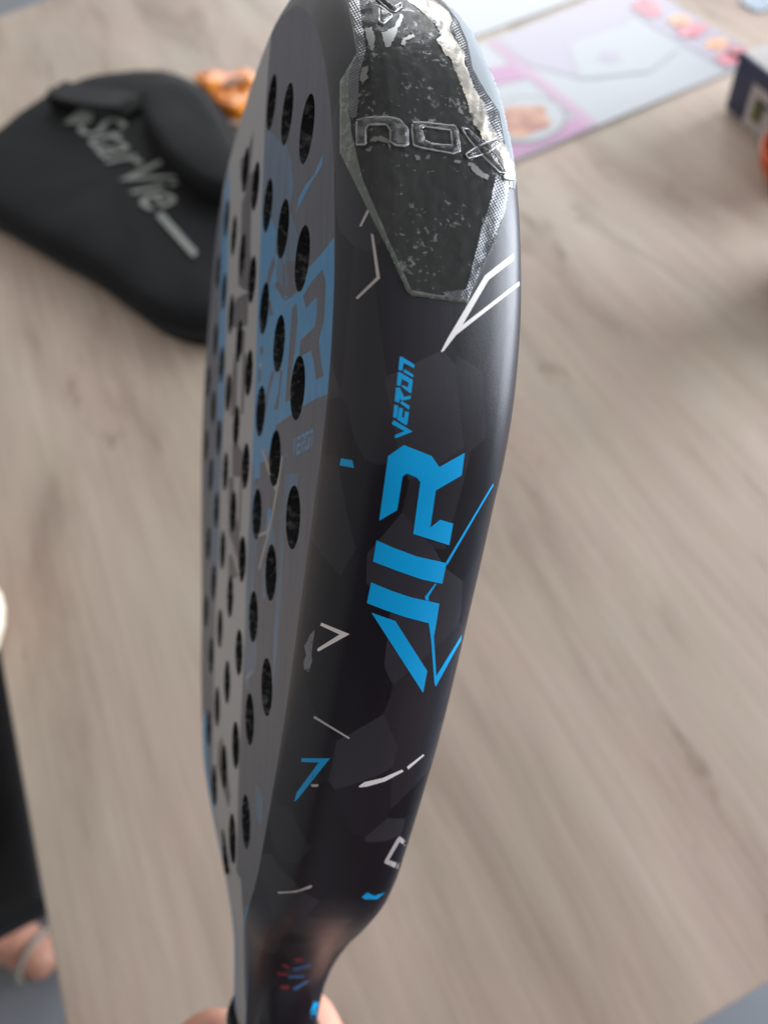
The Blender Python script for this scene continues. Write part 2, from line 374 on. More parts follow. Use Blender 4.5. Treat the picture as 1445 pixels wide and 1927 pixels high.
# --- prints on the side of the frame, as thin films that follow its curve
def decal(name, polys, m, parent=racket, lift=0.05, step=6, mats=None, height=None, flat=True, uvs=False):
    """polys: [(slot, pixels)]; the first one is the outline of the piece"""
    outl = polys[0][1]; vv = []; edges = []
    for s_, poly in polys:
        n = len(poly); b0 = len(vv); pts = []
        for k in range(n):
            a, b_ = poly[k], poly[(k + 1) % n]; L = math.dist(a, b_); c_ = max(1, int(L / step))
            for q in range(c_): pts.append((a[0] + (b_[0] - a[0]) * q / c_, a[1] + (b_[1] - a[1]) * q / c_))
        vv += pts; edges += [(b0 + k, b0 + (k + 1) % len(pts)) for k in range(len(pts))]
    xs = [p[0] for p in outl]; ys = [p[1] for p in outl]; x = min(xs); nb = len(vv)
    while x < max(xs):
        y = min(ys)
        while y < max(ys):
            q = (x + (0.37 * step if int((y - min(ys)) / step) % 2 else 0) + 0.11, y + 0.17)
            if inside(q, outl) and segdist(q, outl) > step * 0.4: vv.append(q)
            y += step
        x += step
    r_ = delaunay_2d_cdt([Vector(p) for p in vv], edges, [], 0, 1e-5)
    V3 = []; ok = []; NN = []
    for p in r_[0]:
        h, n = hit(p.x, p.y); NN.append(n or Vector((0, 0, 1)))
        if h is None: V3.append((0, 0, 0)); ok.append(False); continue
        dd = lift if height is None else height(p.x, p.y)
        V3.append(h + n * dd); ok.append(True)
    Fq = []; sl = []
    for t in r_[2]:
        cx = sum(r_[0][i].x for i in t) / 3; cy = sum(r_[0][i].y for i in t) / 3
        if not all(ok[i] for i in t) or not inside((cx, cy), outl): continue
        s_ = 0
        for sl_, poly in polys:
            if inside((cx, cy), poly): s_ = sl_
        if s_ < 0: continue
        a, b_, c_ = (Vector(V3[i]) for i in t); t = tuple(t)
        if (b_ - a).cross(c_ - a).dot(RC - a) < 0: t = t[::-1]
        Fq.append(t); sl.append(s_)
    # keep only the largest connected piece
    par = list(range(len(V3)))
    def find(i):
        while par[i] != i: par[i] = par[par[i]]; i = par[i]
        return i
    for t in Fq:
        for i in t[1:]: par[find(t[0])] = find(i)
    cnt = {}
    for t in Fq: cnt[find(t[0])] = cnt.get(find(t[0]), 0) + 1
    if cnt:
        top = max(cnt, key=cnt.get); keep = [k for k, t in enumerate(Fq) if find(t[0]) == top]
        Fq = [Fq[k] for k in keep]; sl = [sl[k] for k in keep]
    used = sorted({i for t in Fq for i in t}); im = {v: k for k, v in enumerate(used)}
    o = mesh(name, [V3[i] for i in used], [tuple(im[i] for i in t) for t in Fq], mats or m, parent, smooth=True, slots=sl,
             uv=[(r_[0][i].x / 100, r_[0][i].y / 100) for i in used])
    if height is None: o.data.normals_split_custom_set_from_vertices([tuple(NN[i]) for i in used])
    return o
def sc(pts, ox, oy, k): return [(ox + x / k, oy + y / k) for x, y in pts]
c5 = lambda *p: sc(p, 620, 640, 2.7527)
c8 = lambda *p: sc(p, 700, 640, 8.76)
cp = lambda *p: sc(p, 500, 1320, 4.0139)
c4 = lambda *p: sc(p, 360, 850, 3.853)
c7 = lambda *p: sc(p, 360, 1640, 4.0139)
big = [c5((385,543),(528,600),(568,657),(700,583),(684,700),(550,778),(522,970),(572,930),(640,950),(620,1062),(433,1003),(470,735),(453,712),(400,690),(378,706),(350,880),(257,935),(303,600)),
       c5((243,1037),(330,1075),(450,1120),(606,1155),(583,1262),(480,1240),(350,1195),(225,1147)),
       c5((215,1255),(320,1298),(420,1332),(568,1365),(553,1465),(540,1535),(552,1740),(673,1545),(683,1524),(680,1555),(550,1795),(543,1780),(525,1550),(513,1466),(400,1437),(300,1403),(193,1362))]
for q in big: decal('large_letter', [(0, q)], m_blue)
decal('large_letter', [(0, c5((217,1412),(340,1455),(506,1715),(484,1828)))], m_blue)
small = [c8((330,1350),(360,1320),(668,1505),(400,1612),(370,1608),(380,1560),(535,1500),(330,1385)),
         c8((365,1062),(432,1078),(412,1288),(345,1268)), c8((445,1108),(512,1125),(490,1262),(525,1285),(540,1170),(608,1185),(578,1395),(540,1392),(415,1305)),
         c8((392,785),(455,780),(528,935),(638,912),(632,968),(490,995),(460,965),(445,1030),(370,1005)), c8((455,1030),(490,1000),(620,1085),(612,1140),(590,1135)),
         c8((425,530),(455,525),(672,655),(645,872),(620,868),(480,760),(500,740),(585,775),(605,700),(490,635),(470,752),(405,745)),
         c8((455,275),(490,270),(700,405),(690,458),(520,375),(500,500),(432,490)), c8((535,478),(682,570),(675,612),(510,520))]
for q in small: decal('small_letter', [(0, q)], m_blue, step=4)
decal('blue_stripe', [(0, c5((845,742),(848,752),(612,1160),(604,1165),(600,1155)))], m_blue)
decal('blue_stripe', [(0, c5((545,1262),(553,1262),(512,1330),(514,1350),(497,1348),(493,1330)))], m_blue)
decal('blue_mark', [(0, c5((60,612),(120,622),(127,662),(53,648)))], m_blue)
decal('blue_mark', [(0, cp((272,430),(485,430),(245,735),(215,760),(235,690),(400,462),(270,458)))], m_blue)
decal('blue_mark', [(0, cp((725,1480),(765,1445),(820,1470),(900,1445),(840,1497),(750,1497)))], m_blue)
decal('silver_mark', [(0, c4((945,1240),(1147,1323),(1090,1355),(925,1448),(912,1440),(920,1425),(1075,1325),(935,1260)))], m_white)
decal('scuffed_mark', [(0, c4((895,1290),(895,1310),(880,1400),(872,1480),(878,1520),(850,1600),(820,1580),(815,1520),(835,1480),(820,1410),(845,1370),(860,1330)))], m_grey)
decal('silver_mark', [(0, P((966,476),(966,489),(919,526.5),(870,611),(976.5,529),(977,536.5),(858,630),(834,661),(829,662),(840,640),(912,518)))], m_white)
c1 = lambda *p: sc(p, 560, 0, 3.0104)
decal('silver_mark', [(0, c1((395,1185),(407,1195),(362,1283),(350,1280)))], m_tan)
decal('silver_mark', [(0, c1((415,1320),(430,1330),(467,1575),(340,1695),(330,1685),(447,1570)))], m_tan)
decal('silver_mark', [(0, cp((370,110),(635,275),(628,285),(360,125)))], m_tan)
decal('silver_mark', [(0, cp((340,628),(398,625),(395,645),(350,647)))], m_tan)
decal('silver_mark', [(0, cp((703,640),(745,610),(880,580),(1030,515),(1040,530),(900,605),(760,645),(705,650)))], m_white)
decal('silver_mark', [(0, cp((1065,495),(1190,400),(1195,410),(1075,515)))], m_white)
decal('silver_mark', [(0, cp((990,1040),(1010,1020),(1100,1085),(1080,1115),(1010,1062),(930,1200),(1030,1235),(995,1268),(895,1222),(900,1200)))], m_tan)
decal('silver_mark', [(0, cp((90,1438),(180,1436),(250,1425),(340,1388),(352,1395),(340,1412),(230,1445),(95,1455)))], m_tan)
for q in (((770,655),(840,650),(850,680),(780,690)), ((680,700),(745,710),(740,735),(690,725)), ((640,765),(730,765),(725,792),(660,790)), ((665,865),(740,862),(735,892),(680,890))):
    decal('red_mark', [(0, c7(*q))], m_red)
for q in (((760,735),(900,700),(905,718),(775,755)), ((730,790),(855,785),(850,805),(735,812)), ((760,885),(870,825),(890,835),(790,900))):
    decal('dull_blue_mark', [(0, c7(*q))], m_dblue)

# --- clear plastic protector stuck over the tip of the frame
m_film = mat('clear_film', (0.30, 0.31, 0.29), 0.16, 0.6)
def film_nodes(m, fleck_lo, fleck_hi, base, bump=0.5):
    nt = m.node_tree; out = nt.nodes['Material Output']; p = pr(m)
    tc = nd(m, 'ShaderNodeTexCoord'); tr = nd(m, 'ShaderNodeBsdfTransparent'); mx = nd(m, 'ShaderNodeMixShader')
    mp = nd(m, 'ShaderNodeMapping'); mp.inputs['Scale'].default_value = (1, 1, 1); lk(m, tc.outputs['Object'], mp.inputs[0])
    nz = nd(m, 'ShaderNodeTexNoise', Scale=1.0, Detail=7.0, Roughness=0.6, Distortion=0.5); lk(m, mp.outputs[0], nz.inputs[0])
    lo_ = nd(m, 'ShaderNodeTexNoise', Scale=0.16, Detail=2.0); lk(m, tc.outputs['Object'], lo_.inputs[0])
    ad = nd(m, 'ShaderNodeMath'); ad.operation = 'MULTIPLY_ADD'; lk(m, lo_.outputs[0], ad.inputs[0]); ad.inputs[1].default_value = 0.5; lk(m, nz.outputs[0], ad.inputs[2])
    cr = nd(m, 'ShaderNodeMapRange'); cr.inputs['From Min'].default_value = fleck_lo + 0.25; cr.inputs['From Max'].default_value = fleck_hi + 0.25; cr.inputs['To Max'].default_value = 0.34
    lk(m, ad.outputs[0], cr.inputs[0])
    n2 = nd(m, 'ShaderNodeTexNoise', Scale=0.5, Detail=3.0); lk(m, mp.outputs[0], n2.inputs[0])
    bp = nd(m, 'ShaderNodeBump', Strength=bump, Distance=0.35); lk(m, n2.outputs[0], bp.inputs['Height']); lk(m, bp.outputs[0], p.inputs['Normal'])
    fr = nd(m, 'ShaderNodeFresnel', IOR=1.45); lk(m, bp.outputs[0], fr.inputs['Normal'])
    a = nd(m, 'ShaderNodeMath'); a.operation = 'ADD'; lk(m, fr.outputs[0], a.inputs[0]); lk(m, cr.outputs[0], a.inputs[1])
    a2 = nd(m, 'ShaderNodeMath'); a2.operation = 'ADD'; a2.use_clamp = True; lk(m, a.outputs[0], a2.inputs[0]); a2.inputs[1].default_value = base
    lk(m, a2.outputs[0], mx.inputs[0]); lk(m, tr.outputs[0], mx.inputs[1]); lk(m, p.outputs[0], mx.inputs[2]); lk(m, mx.outputs[0], out.inputs['Surface'])
film_nodes(m_film, 0.61, 0.69, 0.035, 0.004)
m_letter = mat('raised_film', (0.22, 0.23, 0.22), 0.14, 0.8); film_nodes(m_letter, 0.42, 0.62, 0.12, 0.01)
m_margin = mat('frosted_film_edge', (0.26, 0.30, 0.26), 0.3, 0.6); film_nodes(m_margin, 0.5, 0.8, 0.36, 0.03)
m_mesh = mat('textured_film_border', (0.05, 0.055, 0.065), 0.25, 0.6)
tc = nd(m_mesh, 'ShaderNodeTexCoord'); mp = nd(m_mesh, 'ShaderNodeMapping'); mp.inputs['Scale'].default_value = (21, 21, 1); mp.inputs['Rotation'].default_value = (0, 0, 0.5)
lk(m_mesh, tc.outputs['UV'], mp.inputs[0]); vo = nd(m_mesh, 'ShaderNodeTexVoronoi', Scale=1.0, Randomness=0.0); lk(m_mesh, mp.outputs[0], vo.inputs[0])
cr = nd(m_mesh, 'ShaderNodeValToRGB'); e = cr.color_ramp.elements; e[0].position = 0.34; e[0].color = (0.012, 0.013, 0.018, 1); e[1].position = 0.42; e[1].color = (0.07, 0.075, 0.085, 1)
lk(m_mesh, vo.outputs[0], cr.inputs[0]); lk(m_mesh, cr.outputs[0], pr(m_mesh).inputs['Base Color'])
bp = nd(m_mesh, 'ShaderNodeBump', Strength=0.1, Distance=0.1); lk(m_mesh, vo.outputs[0], bp.inputs['Height']); lk(m_mesh, bp.outputs[0], pr(m_mesh).inputs['Normal'])
m_cream = mat('lifted_film', (0.62, 0.57, 0.48), 0.22, 0.7); vary(m_cream, (0.20, 0.19, 0.17), (0.60, 0.54, 0.45), 0.25, (1, 1, 1), 4, 0.06, 0.9, bdist=0.1)  # lifted film; reflected window light is painted into its cream tone
m_smear = mat('air_trapped_under_film', (0.10, 0.105, 0.095), 0.25, 0.7)
c7b = lambda *p: sc(p, 640, 0, 4.25)
FO = P((650,-60),(652,0),(664,54),(672,100),(640,153),(640,287),(666,339),(700,410),(733,475),(762,545),(775,557),(820,563),(880,571),(897,530),(935,450),(951,398),(959,352),(955,300),(946,254),(938,210),(915,176),(889,130),(879,80),(863,42),(838,8),(800,-40))
letters = [c7b((150,975),(210,960),(400,960),(470,980),(530,1050),(535,1170),(505,1185),(440,1180),(400,1150),(400,1060),(370,1015),(240,1015),(215,1045),(215,1170),(150,1170)),
           c7b((570,1000),(640,998),(900,1025),(925,1060),(942,1225),(890,1245),(640,1200),(580,1180),(566,1060)),
           c7b((955,1045),(1010,1050),(1120,1150),(1240,1270),(1310,1400),(1250,1390),(1130,1270),(1020,1140)),
           c7b((1230,1120),(1160,1150),(1060,1200),(990,1250),(1010,1282),(1160,1240),(1265,1160)),
           c7b((270,0),(330,0),(420,80),(480,50),(485,80),(430,120),(390,110)), c7b((310,75),(410,150),(340,218),(312,200))]
ohole = c7b((640,1045),(660,1030),(870,1060),(885,1180),(720,1170),(660,1140))
def fheight(x, y):
    e = segdist((x, y), FO); h = 0.42 * min(1, e / 4) + 0.06
    h += 0.10 * noise.noise(Vector((x * 0.05, y * 0.05, 3))) + 0.04 * noise.noise(Vector((x * 0.15, y * 0.15, 9)))
    for L in letters:
        if inside((x, y), L):
            d = segdist((x, y), L); 
            if L is letters[1]:
                d = min(d, segdist((x, y), ohole)) if not inside((x, y), ohole) else 0
            h += 0.55 * min(1, d / 3.5); break
    return max(0.05, h)
prot = decal('protector_film', [(0, FO),
    (1, P((668,103),(640,153),(640,287),(666,339),(700,410),(733,475),(764,547),(773,548),(733,458),(693,359),(685,339),(666,259),(659,202),(658,146),(673,113))),
    (1, P((764,547),(773,556),(820,563),(880,571),(878,563),(820,556),(778,548))),
    (1, P((650,-60),(652,0),(664,54),(671,100),(675,98),(668,54),(657,0),(656,-60))),
    (2, P((656,0),(676,0),(683,54),(690,95),(684,120),(678,145),(676,200),(674,222),(664,225),(659,202),(658,146),(673,110),(668,54))),
    (2, P((838,8),(863,42),(879,80),(889,130),(915,176),(938,210),(946,254),(953,290),(936,266),(922,247),(911,212),(896,180),(878,132),(866,101),(859,80),(849,56))),
    (2, P((957,352),(948,398),(918,465),(895,522),(879,562),(836,562),(832,551),(874,545),(879,531),(895,465),(905,425),(922,375),(929,335))),
    ] + [(3, L) for L in letters] + [(0, ohole)], None, step=3.2, mats=[m_film, m_margin, m_mesh, m_letter], height=fheight)
prot['label'] = 'clear embossed protective tape wrapped over the tip of the racket'
cre = c7b((500,0),(640,-10),(740,10),(820,80),(880,150),(890,200),(860,240),(900,330),(960,400),(990,470),(975,520),(1020,600),(1080,760),(1145,850),(1190,1010),(1250,1110),(1310,1190),(1370,1330),(1380,1440),(1310,1440),(1270,1330),(1180,1200),(1060,1010),(1020,870),(960,700),(900,560),(880,500),(820,440),(760,330),(800,300),(740,200),(640,110),(560,40))
def rough_edge(poly, amp, st=3.0):
    out = []
    for k in range(len(poly)):
        a, b_ = poly[k], poly[(k + 1) % len(poly)]; L = math.dist(a, b_); n = max(1, int(L / st))
        for q in range(n):
            x = a[0] + (b_[0] - a[0]) * q / n; y = a[1] + (b_[1] - a[1]) * q / n
            out.append((x + amp * noise.noise(Vector((x * .2, y * .2, 1))), y + amp * noise.noise(Vector((x * .2, y * .2, 7)))))
    return out
cre = rough_edge(cre, 3.5)
m_sheen = mat('painted_sheen_film', (0.46, 0.51, 0.54), 0.08, 1.0); film_nodes(m_sheen, 0.9, 1.0, 0.42, 0.002)  # pale base colour paints the bright sheen along the tip's outer edge
decal('painted_sheen_strip', [(0, P((800,-40),(838,8),(863,42),(879,80),(889,130),(915,176),(938,210),(946,254),(955,300),(959,352),(968,356),(976,300),(962,230),(940,150),(915,90),(880,30),(850,-40)))], m_sheen, parent=prot, step=2.2, lift=0.12)
decal('lifted_fold', [(0, cre)], m_cream, parent=prot, step=3.2,
      height=lambda x, y: 0.52 + 0.22 * min(1, segdist((x, y), cre) / 6) + 0.22 * noise.noise(Vector((x * .09, y * .03, 2))))
for q in (c7b((330,280),(430,240),(480,130),(505,150),(455,250),(430,330),(400,390),(360,405),(345,330)), c7b((580,290),(592,310),(520,345),(510,390),(475,370),(500,325)),
          c7b((250,1120),(330,1100),(400,1140),(400,1220),(380,1160),(310,1140),(250,1150)), c7b((1000,1310),(1060,1320),(1100,1370),(1180,1420),(1170,1450),(1090,1420),(1040,1370)),
          c7b((590,1255),(635,1260),(630,1290),(600,1295)), c7b((180,560),(230,540),(225,640),(190,700),(170,650)), c7b((205,250),(260,240),(280,330),(270,440),(240,400),(215,330)),
          c7b((900,1290),(960,1300),(940,1320),(905,1310))):
    decal('air_bubble', [(0, rough_edge(q, 3, 2.5))], m_smear, parent=prot, step=4, lift=0.56)
# bright moulded outlines of the embossed letters
m_ridge = mat('film_ridge', (0.24, 0.245, 0.24), 0.12, 1.0); 
def ridge(poly, closed=True):
    pts = []
    P2 = poly + [poly[0]] if closed else poly
    for a, b_ in zip(P2, P2[1:]):
        n = max(2, int(math.dist(a, b_) / 4))
        for q in range(n):
            x = a[0] + (b_[0] - a[0]) * q / n; y = a[1] + (b_[1] - a[1]) * q / n; h, nn = hit(x, y)
            if h is not None: pts.append(h + nn * 0.62)
    if len(pts) > 3:
        pts = spline([tuple(p) for p in pts], False, len(pts) * 2)
        tube('embossed_outline', pts, [0.17 + 0.09 * noise.noise(p * 0.8) for p in pts], m_ridge, prot, seg=6)
for L in letters: ridge(L)
ridge(ohole)

# --- handle: grip wrapped over the shaft below the throat
m_grip = mat('black_grip', (0.012, 0.012, 0.013), 0.6, 0.4); vary(m_grip, (0.009, 0.009, 0.01), (0.02, 0.02, 0.022), 0.4, bump=0.4, bscale=1.2, bdist=0.2)
m_band = mat('white_collar_band', (0.55, 0.55, 0.55), 0.5, 0.5)
def sleeve(name, y0, y1, grow, m, n=6):
    V = []; Fc = []; cx, cz, a, c_ = 78.5, TH / 2, 18.4 + grow, TH / 2 - 6.4 + grow; seg = 24
    for q in range(n + 1):
        y = y0 + (y1 - y0) * q / n; g = 0.7 if q in (0, n) else 0
        for k in range(seg):
            t = 2 * math.pi * k / seg; co, si = math.cos(t), math.sin(t); e = 0.62
            V.append((cx + (a - g) * math.copysign(abs(co) ** e, co), y, cz + (c_ - g) * math.copysign(abs(si) ** e, si)))
    for q in range(n):
        for k in range(seg): Fc.append((q * seg + k, q * seg + (k + 1) % seg, (q + 1) * seg + (k + 1) % seg, (q + 1) * seg + k))
    Fc.append(tuple(range(seg))); Fc.append(tuple(n * seg + k for k in range(seg))[::-1])
    return mesh(name, V, Fc, m, racket, smooth=True)
sleeve('grip', -243, -352, 1.6, m_grip)
sleeve('collar', -236, -243, 2.4, m_grip, 3)
sleeve('collar_band', -238, -240.5, 2.7, m_band, 2)
decal('blue_mark', [(0, P((585,1903),(591,1885),(599,1888),(596,1915),(586,1920)))], m_blue)

# ------------------------------------------------------------------ table
m_wood = mat('washed_oak_laminate', (0.36, 0.29, 0.235), 0.55, 0.25)
def wood(m, scale=1.0):
    tc = nd(m, 'ShaderNodeTexCoord'); mp = nd(m, 'ShaderNodeMapping'); mp.inputs['Scale'].default_value = (11, 2.2, 1)
    lk(m, tc.outputs['Object'], mp.inputs[0])
    nz = nd(m, 'ShaderNodeTexNoise', Scale=1.3, Detail=6.0, Roughness=0.6, Distortion=0.6); lk(m, mp.outputs[0], nz.inputs[0])
    cr = nd(m, 'ShaderNodeValToRGB'); e = cr.color_ramp.elements
    e[0].position = 0.28; e[0].color = (0.295, 0.226, 0.182, 1); e[1].position = 0.74; e[1].color = (0.53, 0.442, 0.372, 1)
    k = e.new(0.46); k.color = (0.432, 0.352, 0.292, 1)
    lk(m, nz.outputs[0], cr.inputs[0])
    m2 = nd(m, 'ShaderNodeMapping'); m2.inputs['Scale'].default_value = (90, 3, 1); lk(m, tc.outputs['Object'], m2.inputs[0])
    n2 = nd(m, 'ShaderNodeTexNoise', Scale=2.0, Detail=5.0); lk(m, m2.outputs[0], n2.inputs[0])
    mx = nd(m, 'ShaderNodeMix'); mx.data_type = 'RGBA'; mx.blend_type = 'MULTIPLY'; mx.inputs['Factor'].default_value = 0.5
    c2 = nd(m, 'ShaderNodeValToRGB'); c2.color_ramp.elements[0].position = 0.35; c2.color_ramp.elements[0].color = (0.82, 0.79, 0.77, 1); c2.color_ramp.elements[1].position = 0.6
    lk(m, n2.outputs[0], c2.inputs[0]); lk(m, cr.outputs[0], mx.inputs['A']); lk(m, c2.outputs[0], mx.inputs['B'])
    # broad pinkish and grey patches
    m3 = nd(m, 'ShaderNodeMapping'); m3.inputs['Scale'].default_value = (5, 2.0, 1); lk(m, tc.outputs['Object'], m3.inputs[0])
    n3 = nd(m, 'ShaderNodeTexNoise', Scale=2.2, Detail=2.0); lk(m, m3.outputs[0], n3.inputs[0])
    c3 = nd(m, 'ShaderNodeValToRGB'); c3.color_ramp.elements[0].position = 0.35; c3.color_ramp.elements[0].color = (0.96, 1.0, 0.97, 1); c3.color_ramp.elements[1].position = 0.65; c3.color_ramp.elements[1].color = (1.0, 0.965, 0.96, 1)
    lk(m, n3.outputs[0], c3.inputs[0])
    my = nd(m, 'ShaderNodeMix'); my.data_type = 'RGBA'; my.blend_type = 'MULTIPLY'; my.inputs['Factor'].default_value = 1.0
    lk(m, mx.outputs['Result'], my.inputs['A']); lk(m, c3.outputs[0], my.inputs['B'])
    # scattered dark knots and short dark streaks
    m4 = nd(m, 'ShaderNodeMapping'); m4.inputs['Scale'].default_value = (16, 4.5, 1); m4.inputs['Location'].default_value = (3.1, 0.7, 0); lk(m, tc.outputs['Object'], m4.inputs[0])
    n4 = nd(m, 'ShaderNodeTexNoise', Scale=1.0, Detail=4.0, Roughness=0.7, Distortion=1.2); lk(m, m4.outputs[0], n4.inputs[0])
    c4_ = nd(m, 'ShaderNodeValToRGB'); c4_.color_ramp.elements[0].position = 0.62; c4_.color_ramp.elements[1].position = 0.74; c4_.color_ramp.elements[0].color = (1, 1, 1, 1); c4_.color_ramp.elements[1].color = (0.62, 0.56, 0.52, 1)
    lk(m, n4.outputs[0], c4_.inputs[0])
    mz = nd(m, 'ShaderNodeMix'); mz.data_type = 'RGBA'; mz.blend_type = 'MULTIPLY'; mz.inputs['Factor'].default_value = 1.0
    lk(m, my.outputs['Result'], mz.inputs['A']); lk(m, c4_.outputs[0], mz.inputs['B']); lk(m, mz.outputs['Result'], pr(m).inputs['Base Color'])
    bp = nd(m, 'ShaderNodeBump', Strength=0.15, Distance=0.0006); lk(m, n2.outputs[0], bp.inputs['Height']); lk(m, bp.outputs[0], pr(m).inputs['Normal'])
wood(m_wood)
m_metal = mat('black_metal', (0.02, 0.02, 0.022), 0.4, 0.5)
table = tag(empty('dining_table', (0.28, 0.68, -0.75)), 'long dining table with a pale greyish oak top under the racket', 'table')
def tb(name, lo, hi, m, bev=0.0):
    o = box(name, lo, hi, m, None, bev); o.parent = table; o.matrix_parent_inverse = Matrix.Translation((-0.28, -0.68, 0.75)); return o
tb('tabletop', (-0.237, -0.066, -0.032), (0.81, 1.437, 0), m_wood, 0.002)
for x in (-0.13, 0.70):
    for y in (0.06, 1.31): tb('leg', (x - 0.03, y - 0.03, -0.75), (x + 0.03, y + 0.03, -0.032), m_metal, 0.003)

m_floor = mat('grey_floor', (0.17, 0.18, 0.19), 0.45, 0.5); vary(m_floor, (0.15, 0.16, 0.175), (0.22, 0.235, 0.26), 1.5, bump=0.1)
fl = box('floor', (-3, -2, -0.77), (4, 5, -0.75), m_floor); fl['kind'] = 'structure'

# ------------------------------------------------------------------ racket bag
m_bag = mat('black_nylon', (0.016, 0.018, 0.019), 0.7, 0.12); vary(m_bag, (0.006, 0.0065, 0.0075), (0.010, 0.011, 0.012), 6, bump=0.5, bscale=400, bdist=0.0008)
m_bagt = mat('black_webbing', (0.006, 0.006, 0.007), 0.7, 0.3)
m_logo = mat('pale_grey_print', (0.19, 0.21, 0.19), 0.5, 0.4)
def at2(pts, z): return [tuple(at(x, y, z)) for x, y in pts]
# footprint from the lower edge; the body bulges upwards
foot = [tuple(at(x, y, 0.012))[:2] for x, y in ((-45, 305), (0, 268), (50, 227), (105, 192), (170, 166), (240, 152), (300, 150), (345, 160), (385, 186), (412, 222), (440, 264), (480, 330), (500, 430),
        (500, 540), (465, 615), (430, 638), (388, 641), (346, 634), (294, 612), (242, 574), (173, 525), (104, 487), (35, 447), (0, 426), (-50, 402), (-75, 360))]
def pillow(name, outl, z_lo, h, m, parent=None, n=110, hf=None, crum=0.0015, cs=25):
    """a soft padded body: concentric rings from the footprint to the middle"""
    O = spline([(x, y, 0) for x, y in outl], True, n); cx = sum(p.x for p in O) / n; cy = sum(p.y for p in O) / n
    rings = [(0.985, 0.0), (1.0, 0.12), (1.005, 0.3), (1.0, 0.5), (0.985, 0.68), (0.965, 0.8), (0.93, 0.9), (0.88, 0.955), (0.78, 0.985), (0.6, 1.0), (0.4, 1.0), (0.2, 1.0)]
    V = []; Fc = []
    for s_, hh in rings:
        for p in O:
            x, y = cx + (p.x - cx) * s_, cy + (p.y - cy) * s_
            V.append((x, y, z_lo + h * hh * (hf(x, y) if hf else 1) + crum * noise.noise(Vector((x * cs, y * cs, hh)))))
    V.append((cx, cy, z_lo + h * (hf(cx, cy) if hf else 1)))
    for q in range(len(rings) - 1):
        for k in range(n): Fc.append((q * n + k, q * n + (k + 1) % n, (q + 1) * n + (k + 1) % n, (q + 1) * n + k))
    q = len(rings) - 1
    for k in range(n): Fc.append((q * n + k, q * n + (k + 1) % n, len(V) - 1))
    return mesh(name, V, Fc, m, parent, smooth=True)
bag = tag(empty('racket_bag', (0, 0, 0)), 'black round racket bag with a pale printed name lying on the table at left', 'racket bag')
pillow('bag_body', foot, 0.001, 0.035, m_bag, bag)
pocket = [tuple(at(x, y, 0.055))[:2] for x, y in ((268, 214), (262, 175), (290, 150), (330, 146), (372, 166), (408, 208), (440, 262), (470, 320), (462, 352), (425, 362), (385, 350), (345, 322), (308, 285), (284, 248))]
pillow('front_pocket', pocket, 0.030, 0.032, m_bag, bag, 90)
def ribbon(name, pts, wd, th, m, parent):
    V = []; Fc = []; n = len(pts)
    for i, p in enumerate(pts):
        p = Vector(p); t = (Vector(pts[min(n - 1, i + 1)]) - Vector(pts[max(0, i - 1)])).normalized(); s_ = t.cross(Vector((0, 0, 1))).normalized() * wd / 2
        for a, c_ in ((-1, 0), (1, 0), (1, 1), (-1, 1)): V.append(p + s_ * a + Vector((0, 0, th * c_)))
    for i in range(n - 1):
        for k in range(4): Fc.append((i * 4 + k, i * 4 + (k + 1) % 4, i * 4 + 4 + (k + 1) % 4, i * 4 + 4 + k))
    Fc.append((3, 2, 1, 0)); Fc.append(tuple(n * 4 - 4 + k for k in range(4)))
    return mesh(name, V, Fc, m, parent)
bx = at(122, 178, 0.045)
box('strap_end', (-0.02, -0.011, 0), (0.02, 0.011, 0.02), m_bagt, bag, 0.003, rz=-0.35, loc=(bx.x, bx.y, 0.032))
ribbon('carry_strap', spline([tuple(at(108, 172, 0.045)), tuple(at(150, 184, 0.048)), tuple(at(200, 192, 0.046)), tuple(at(240, 196, 0.042)), tuple(at(262, 212, 0.036))], False, 20), 0.032, 0.006, m_bagt, bag)
tube('zip_piping', [Vector((p.x, p.y, 0.019)) + (Vector((p.x, p.y, 0)) - Vector((0.03, 0.85, 0))).normalized() * 0.001 for p in spline([(x, y, 0) for x, y in foot + foot[:1]], False, 120)], 0.004, m_bagt, bag, seg=6)
# printed name, running from upper left to lower right over the bag
def flat_text(name, body, p0, p1, z, m, parent, shear=0.35, hscale=1.0, lift=0.0008):
    cu = bpy.data.curves.new(name, 'FONT'); cu.body = body; cu.shear = shear; cu.extrude = 0.0; cu.offset = 0.002
    o = bpy.data.objects.new('tmp', cu); C.objects.link(o)
    bpy.context.view_layer.update()
    me = bpy.data.meshes.new_from_object(o.evaluated_get(bpy.context.evaluated_depsgraph_get())); bpy.data.objects.remove(o)
    xs = [v.co.x for v in me.vertices]; x0, x1 = min(xs), max(xs)
    a, b_ = at(*p0, z), at(*p1, z); d = b_ - a; L = d.length / (x1 - x0); ex = d.normalized(); ey = Vector((-ex.y, ex.x, 0))
    for v in me.vertices:
        q = a + ex * (v.co.x - x0) * L + ey * v.co.y * L * hscale; v.co = (q.x, q.y, z + lift)
    me.materials.append(m); ob = bpy.data.objects.new(name, me); C.objects.link(ob); ob.parent = parent; return ob
flat_text('printed_name', 'StarVie', (144, 240), (284, 405), 0.0370, m_logo, bag, shear=0.42, hscale=0.95)
mesh('printed_stroke', [tuple(at(x, y, 0.0378)) for x, y in ((293, 404), (305, 398), (372, 474), (364, 484))], [(0, 1, 2, 3)], m_logo, bag)
mesh('printed_stroke', [tuple(at(x, y, 0.0378)) for x, y in ((120, 231), (150, 205), (175, 212), (172, 228), (148, 232))], [(0, 1, 2, 3, 4)], m_logo, bag)

